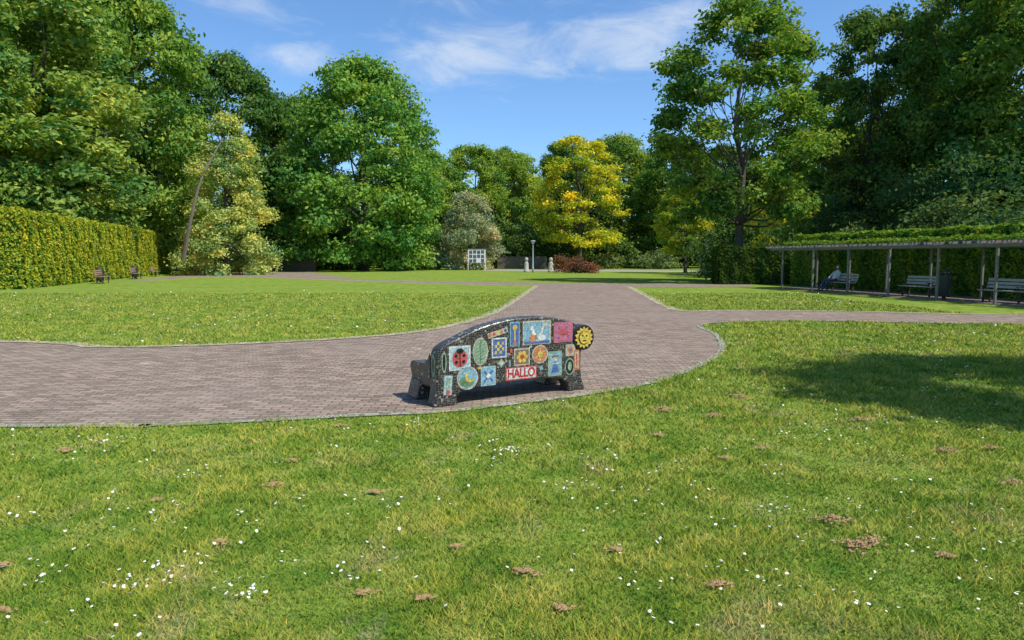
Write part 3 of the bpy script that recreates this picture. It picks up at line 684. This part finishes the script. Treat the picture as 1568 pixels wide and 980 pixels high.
def disc(name,cx,cz,r,y0,y1,mat,n=30,star=0):
    P_=[(cx+(r+(star if i%2 else 0))*math.cos(2*math.pi*i/n),cz+(r+(star if i%2 else 0))*math.sin(2*math.pi*i/n)) for i in range(n)]
    return extr(name,P_,y0,y1,mat,sofa,.003)
disc("sun_rim",1.995,.665,.158,-.012,.12,C['ink'],36)
disc("sun_rays",1.995,.665,.108,-.020,-.0125,C['yellow'],28,.034)
disc("sun_ring",1.995,.665,.086,-.025,-.0205,C['ink'],28)
disc("sun_face",1.995,.665,.078,-.032,-.0255,C['yellow'],24)
boxes("sun_features",[((1.965,-.0345,.69),(.018,.004,.018)),((2.025,-.0345,.69),(.018,.004,.018)),((1.995,-.0345,.63),(.055,.004,.010))],[C['ink']],sofa)
LRED=simple("lettering_red",(.46,.02,.015),.4,.1,30)
fc=bpy.data.curves.new("hallo",'FONT'); fc.body="HALLO"; fc.size=.15; fc.align_x='CENTER'; fc.align_y='CENTER'; fc.offset=.003; fc.space_character=.92
fo=bpy.data.objects.new("hallo_tmp",fc); link(fo); bpy.context.view_layer.update()
tm=bpy.data.meshes.new_from_object(fo.evaluated_get(bpy.context.evaluated_depsgraph_get())); bpy.data.objects.remove(fo)
to=bpy.data.objects.new("hallo_lettering",tm); link(to,sofa); to.location=(1.088,-.0085,.295); to.rotation_euler=(math.pi/2,0,0); tm.materials.clear(); tm.materials.append(LRED)
xs=[v.co.x for v in tm.vertices]; to.scale=(.375/(max(xs)-min(xs)),1,1)
# ------------------------------------------------------------------ light, sky
el=math.radians(54); sd=Vector((.86*math.cos(el),-.51*math.cos(el),math.sin(el)))
sun=bpy.data.lights.new("sun",'SUN'); sun.energy=5.0; sun.angle=math.radians(.53); sun.color=(1,.955,.87)
so_=bpy.data.objects.new("sun",sun); link(so_); so_.rotation_euler=sd.to_track_quat('Z','Y').to_euler()
W=bpy.data.worlds.new("World"); S.world=W; W.use_nodes=True; nt=W.node_tree; nt.nodes.clear()
out=nd(nt,'ShaderNodeOutputWorld'); bg=nd(nt,'ShaderNodeBackground'); bg.inputs[1].default_value=.15
sky=nd(nt,'ShaderNodeTexSky',sky_type='NISHITA'); sky.sun_disc=False; sky.sun_elevation=el; sky.sun_rotation=math.atan2(sd.x,sd.y); sky.air_density=1.0; sky.dust_density=.5; sky.ozone_density=2.0
tc=nd(nt,'ShaderNodeTexCoord'); gen=tc.outputs['Generated']
def blob(c,sx,sz,rad):
    s_=nd(nt,'ShaderNodeVectorMath',operation='SUBTRACT'); nt.links.new(gen,s_.inputs[0]); s_.inputs[1].default_value=c
    m_=nd(nt,'ShaderNodeVectorMath',operation='MULTIPLY'); nt.links.new(s_.outputs[0],m_.inputs[0]); m_.inputs[1].default_value=(sx,1,sz)
    l_=nd(nt,'ShaderNodeVectorMath',operation='LENGTH'); nt.links.new(m_.outputs[0],l_.inputs[0])
    return mrange(nt,l_.outputs['Value'],rad,0,0,1,True)
mp=nd(nt,'ShaderNodeMapping'); mp.inputs['Scale'].default_value=(1,1,2.8); mp.inputs['Rotation'].default_value=(0,-.22,0); mp.inputs['Location'].default_value=(.37,.2,.1); nt.links.new(gen,mp.inputs['Vector'])
n1=noise(nt,mp.outputs[0],8,6,.66,.6); n2=noise(nt,mp.outputs[0],2.6,3,.55,.4)
bl=None
for c,sx,sz,r,am in (((-.05,.96,.275),1,2.8,.22,1),((.03,.96,.26),1,3.6,.13,.85),((.153,.942,.295),1,2.6,.2,.95),((-.27,.926,.262),1,3.4,.12,.7),((.235,.922,.31),1,2.6,.18,.85),((-.34,.879,.32),1,2.5,.2,.6),((-.05,.96,.335),1,3,.2,.5)):
    b_=math_(nt,'MULTIPLY',blob(c,sx,sz,r),am); bl=b_ if bl is None else math_(nt,'MAXIMUM',bl,b_)
mk=math_(nt,'ADD',math_(nt,'MULTIPLY',bl,.42),math_(nt,'MULTIPLY',n2,.22))
mk=math_(nt,'ADD',mk,math_(nt,'MULTIPLY',n1,.80))
mk=mrange(nt,mk,.60,1.02,0,.68,True)
tint=mixc(nt,1.0,sky.outputs[0],(.75,1.0,1.24),'MULTIPLY')
c=mixc(nt,mk,tint,(5.2,5.7,6.3))
nt.links.new(c,bg.inputs[0]); nt.links.new(bg.outputs[0],out.inputs[0])
# ------------------------------------------------------------------ camera
cam=bpy.data.cameras.new("camera"); cam.lens=24; cam.sensor_width=36; cam.clip_end=2000
co=bpy.data.objects.new("camera",cam); link(co); co.location=(0,0,CH); co.rotation_euler=(math.pi/2-TH,0,0); S.camera=co
S.view_settings.view_transform='Standard'; S.view_settings.look='None'; S.view_settings.exposure=0
